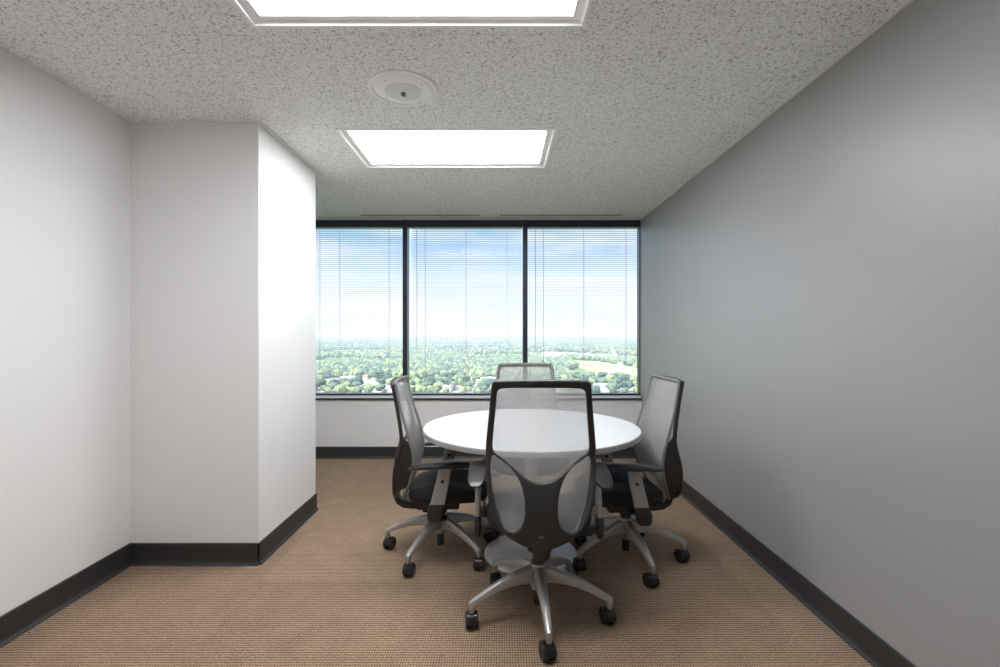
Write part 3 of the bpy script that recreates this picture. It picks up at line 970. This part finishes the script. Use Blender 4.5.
spots = [(0, 556, 354.5, -.1), (0, 572, 355.5, -.12), (3, 590, 357, -.1), (0, 606, 358, -.15), (3, 622, 360.5, -.2), (0, 634, 361.5, -.15), (0, 486, 384.5, .1),
         (0, 520, 386, -.1), (3, 332, 385, .2), (0, 350, 381, .15), (1, 372, 388, .3), (0, 384, 391, 0), (3, 445, 392, -.2), (0, 330, 366, 0), (3, 429, 357, .1),
         (0, 441, 358, .1), (1, 360, 362, .4), (1, 380, 358, -.3), (2, 463, 366, .2), (2, 435, 372, -.5), (1, 480, 360, .6), (2, 502, 358, 0), (1, 515, 364, .3),
         (1, 535, 366, -.2), (2, 552, 372, .3), (1, 566, 380, -.1), (1, 600, 384, .3), (2, 625, 388, -.4), (1, 612, 349, 0), (2, 577, 348, .2), (1, 545, 347, .2),
         (2, 350, 351, .2), (1, 330, 355, -.2), (0, 395, 349, .1), (1, 455, 350, .1), (0, 620, 346, 0), (1, 410, 367, .2), (2, 395, 375, .3), (1, 342, 372, .1)]
for s in spots: building(*s)
for _ in range(110):
    px, py = rng.uniform(316, 642), 342 + 50 * rng.random() ** 0.9
    x, y = gp(px, py)
    if all((x - a) ** 2 + (y - c) ** 2 > (r + 12) ** 2 for a, c, r in occupied):
        building(rng.choice((1, 1, 2, 0, 3)), px, py, rng.uniform(-.6, .6))

# trees: one of each kind with crown and trunk, then copies
def blob(bm, c, r, rg, sub=1, squash=0.8):
    res = bmesh.ops.create_icosphere(bm, subdivisions=sub, radius=1.0)
    for v in res['verts']:
        k = r * (1 + rg.uniform(-0.2, 0.2))
        v.co = Vector((c[0] + v.co.x * k, c[1] + v.co.y * k, c[2] + v.co.z * k * squash))
def make_tree(seed, leafm, R_, H_):
    rg = random.Random(seed)
    t = empty('tree')
    bm = bmesh.new()
    blob(bm, (0, 0, H_ * .62), R_ * .75, rg, 2, .9)
    for k in range(9):
        a = rg.uniform(0, 2 * PI); q = R_ * rg.uniform(.35, .6)
        blob(bm, (q * math.cos(a), q * math.sin(a), H_ * rg.uniform(.42, .8)), R_ * rg.uniform(.35, .5), rg, 2, .85)
    obj('crown', bm, M[leafm], t, smooth=60)
    bm = bmesh.new(); tube(bm, [(0, 0, 0), (0.1, 0, H_ * .3), (0, 0.1, H_ * .6)], [.35, .28, .15], 6)
    obj('trunk', bm, M['bark'], t, smooth=True)
    return t
tp = [make_tree(1, 'leaf_a', 5.5, 10), make_tree(2, 'leaf_b', 5.0, 9), make_tree(3, 'leaf_c', 6.0, 12), make_tree(4, 'leaf_a', 4.2, 8)]
t_label = ['broad mid green tree in the woodland far below the window', 'pale yellow green tree in the woodland far below the window',
           'tall dark green tree in the woodland far below the window', 'small mid green tree in the woodland far below the window']
t_group = ['broad distant trees', 'pale distant trees', 'tall dark distant trees', 'small distant trees']
def free(x, y, r):
    if inside((x, y), LAWN) or inside((x, y), ROAD): return False
    if (inside((x, y), LOT) or inside((x, y), LOT2)) and rng.random() < 0.72: return False
    # keep the side towards the viewer clear so roofs are seen
    return all((x - bx) ** 2 / 1.6 + (y - by + 6) ** 2 / 2.2 > (r + br) ** 2 * .55 for bx, by, br in occupied)
cand = []
tries = 0
pos = []
while len(cand) < 300 and tries < 60000:
    tries += 1
    d = 345 + 120 * rng.random() ** 0.9
    x = rng.uniform(-.41, .31) * d
    if not free(x, d, 5): continue
    if any((x - a) ** 2 + (d - b) ** 2 < 34 for a, b in pos): continue
    if math.sin(x * .021 + 1.0) + math.sin(d * .027 + x * .012) < -1.15: continue
    pos.append((x, d)); cand.append((x, d))
cand.sort(key=lambda q: q[1])
for i, (x, y) in enumerate(cand):
    k = rng.choice((0, 0, 1, 1, 2, 3))
    if i < 4: k = i; t = tp[i]
    else:
        p = tp[k]; t = p.copy(); COL.objects.link(t)
        for c in list(p.children):
            q = c.copy(); COL.objects.link(q); q.parent = t
    s = rng.uniform(.55, .95)
    t.location = (x, y, GZ); t.rotation_euler = (0, 0, rng.uniform(0, 6.28)); t.scale = (s, s, s * rng.uniform(.85, 1.15))
    tag(t, t_label[k], 'tree', t_group[k])

# the woods beyond: thousands of further crowns nobody could count
import numpy as np
def woods(n):
    rg = random.Random(11)
    base = bmesh.new(); bmesh.ops.create_icosphere(base, subdivisions=1, radius=1.0)
    V = np.array([v.co[:] for v in base.verts]); F = np.array([[v.index for v in f.verts] for f in base.faces]); base.free()
    vs, fs, mi = [], [], []
    cnt = 0; nr = np.random.RandomState(5)
    near = max(y for x, y in cand) + 6
    while cnt < n:
        u = rg.random()
        d = 1 / (1 / near + u * (1 / 9000 - 1 / near))       # even in picture height
        x = rg.uniform(-.62, .58) * d
        r = 3.9 * max(1.0, (d / 1100) ** 0.85) * rg.uniform(.7, 1.3)
        if not free(x, d, 4): continue
        if d < 3000 and math.sin(x * .017 + d * .004) + math.sin(d * .012 - x * .008) + .5 * math.sin(x * .05) < -.95: continue
        P_ = V * (r * (1 + nr.uniform(-.2, .2, (len(V), 1))))
        P_ = P_ * np.array([1.15, 1.15, min(1.0, 5.0 / r) + .15]) + np.array([x, d, GZ + 4.5])
        fs.append(F + len(vs) * len(V)); vs.append(P_); cnt += 1
        k = rg.random() + .18 * math.sin(x * .01 + 2) + .18 * math.sin(d * .006)
        mi += [0 if k < .45 else (1 if k < .75 else 2)] * len(F)
    VV = np.concatenate(vs); FF = np.concatenate(fs)
    me = bpy.data.meshes.new('woods'); me.from_pydata(VV.tolist(), [], FF.tolist())
    for q in ('leaf_a', 'leaf_b', 'leaf_c'): me.materials.append(M[q])
    me.polygons.foreach_set('material_index', np.array(mi, dtype=np.int32))
    o = bpy.data.objects.new('woods', me); COL.objects.link(o)
    return tag(o, 'green tree canopy spreading to the horizon beyond the window', 'woodland', None, 'stuff')
woods(13500)

# summer haze lying over the land
hz = bpy.data.materials.new('haze'); hz.use_nodes = True
hn, hl = hz.node_tree.nodes, hz.node_tree.links
hn.remove(hn['Principled BSDF'])
hv = hn.new('ShaderNodeVolumeScatter'); hv.inputs['Color'].default_value = (0.58, 0.80, 0.90, 1); hv.inputs['Density'].default_value = HAZE
hl.new(hv.outputs[0], hn['Material Output'].inputs['Volume'])
o = obj('haze', BX(-9000, 9000, 250, 15000, GZ - 1, -5), hz)
tag(o, 'pale summer haze lying over the distant land', 'haze', None, 'stuff')
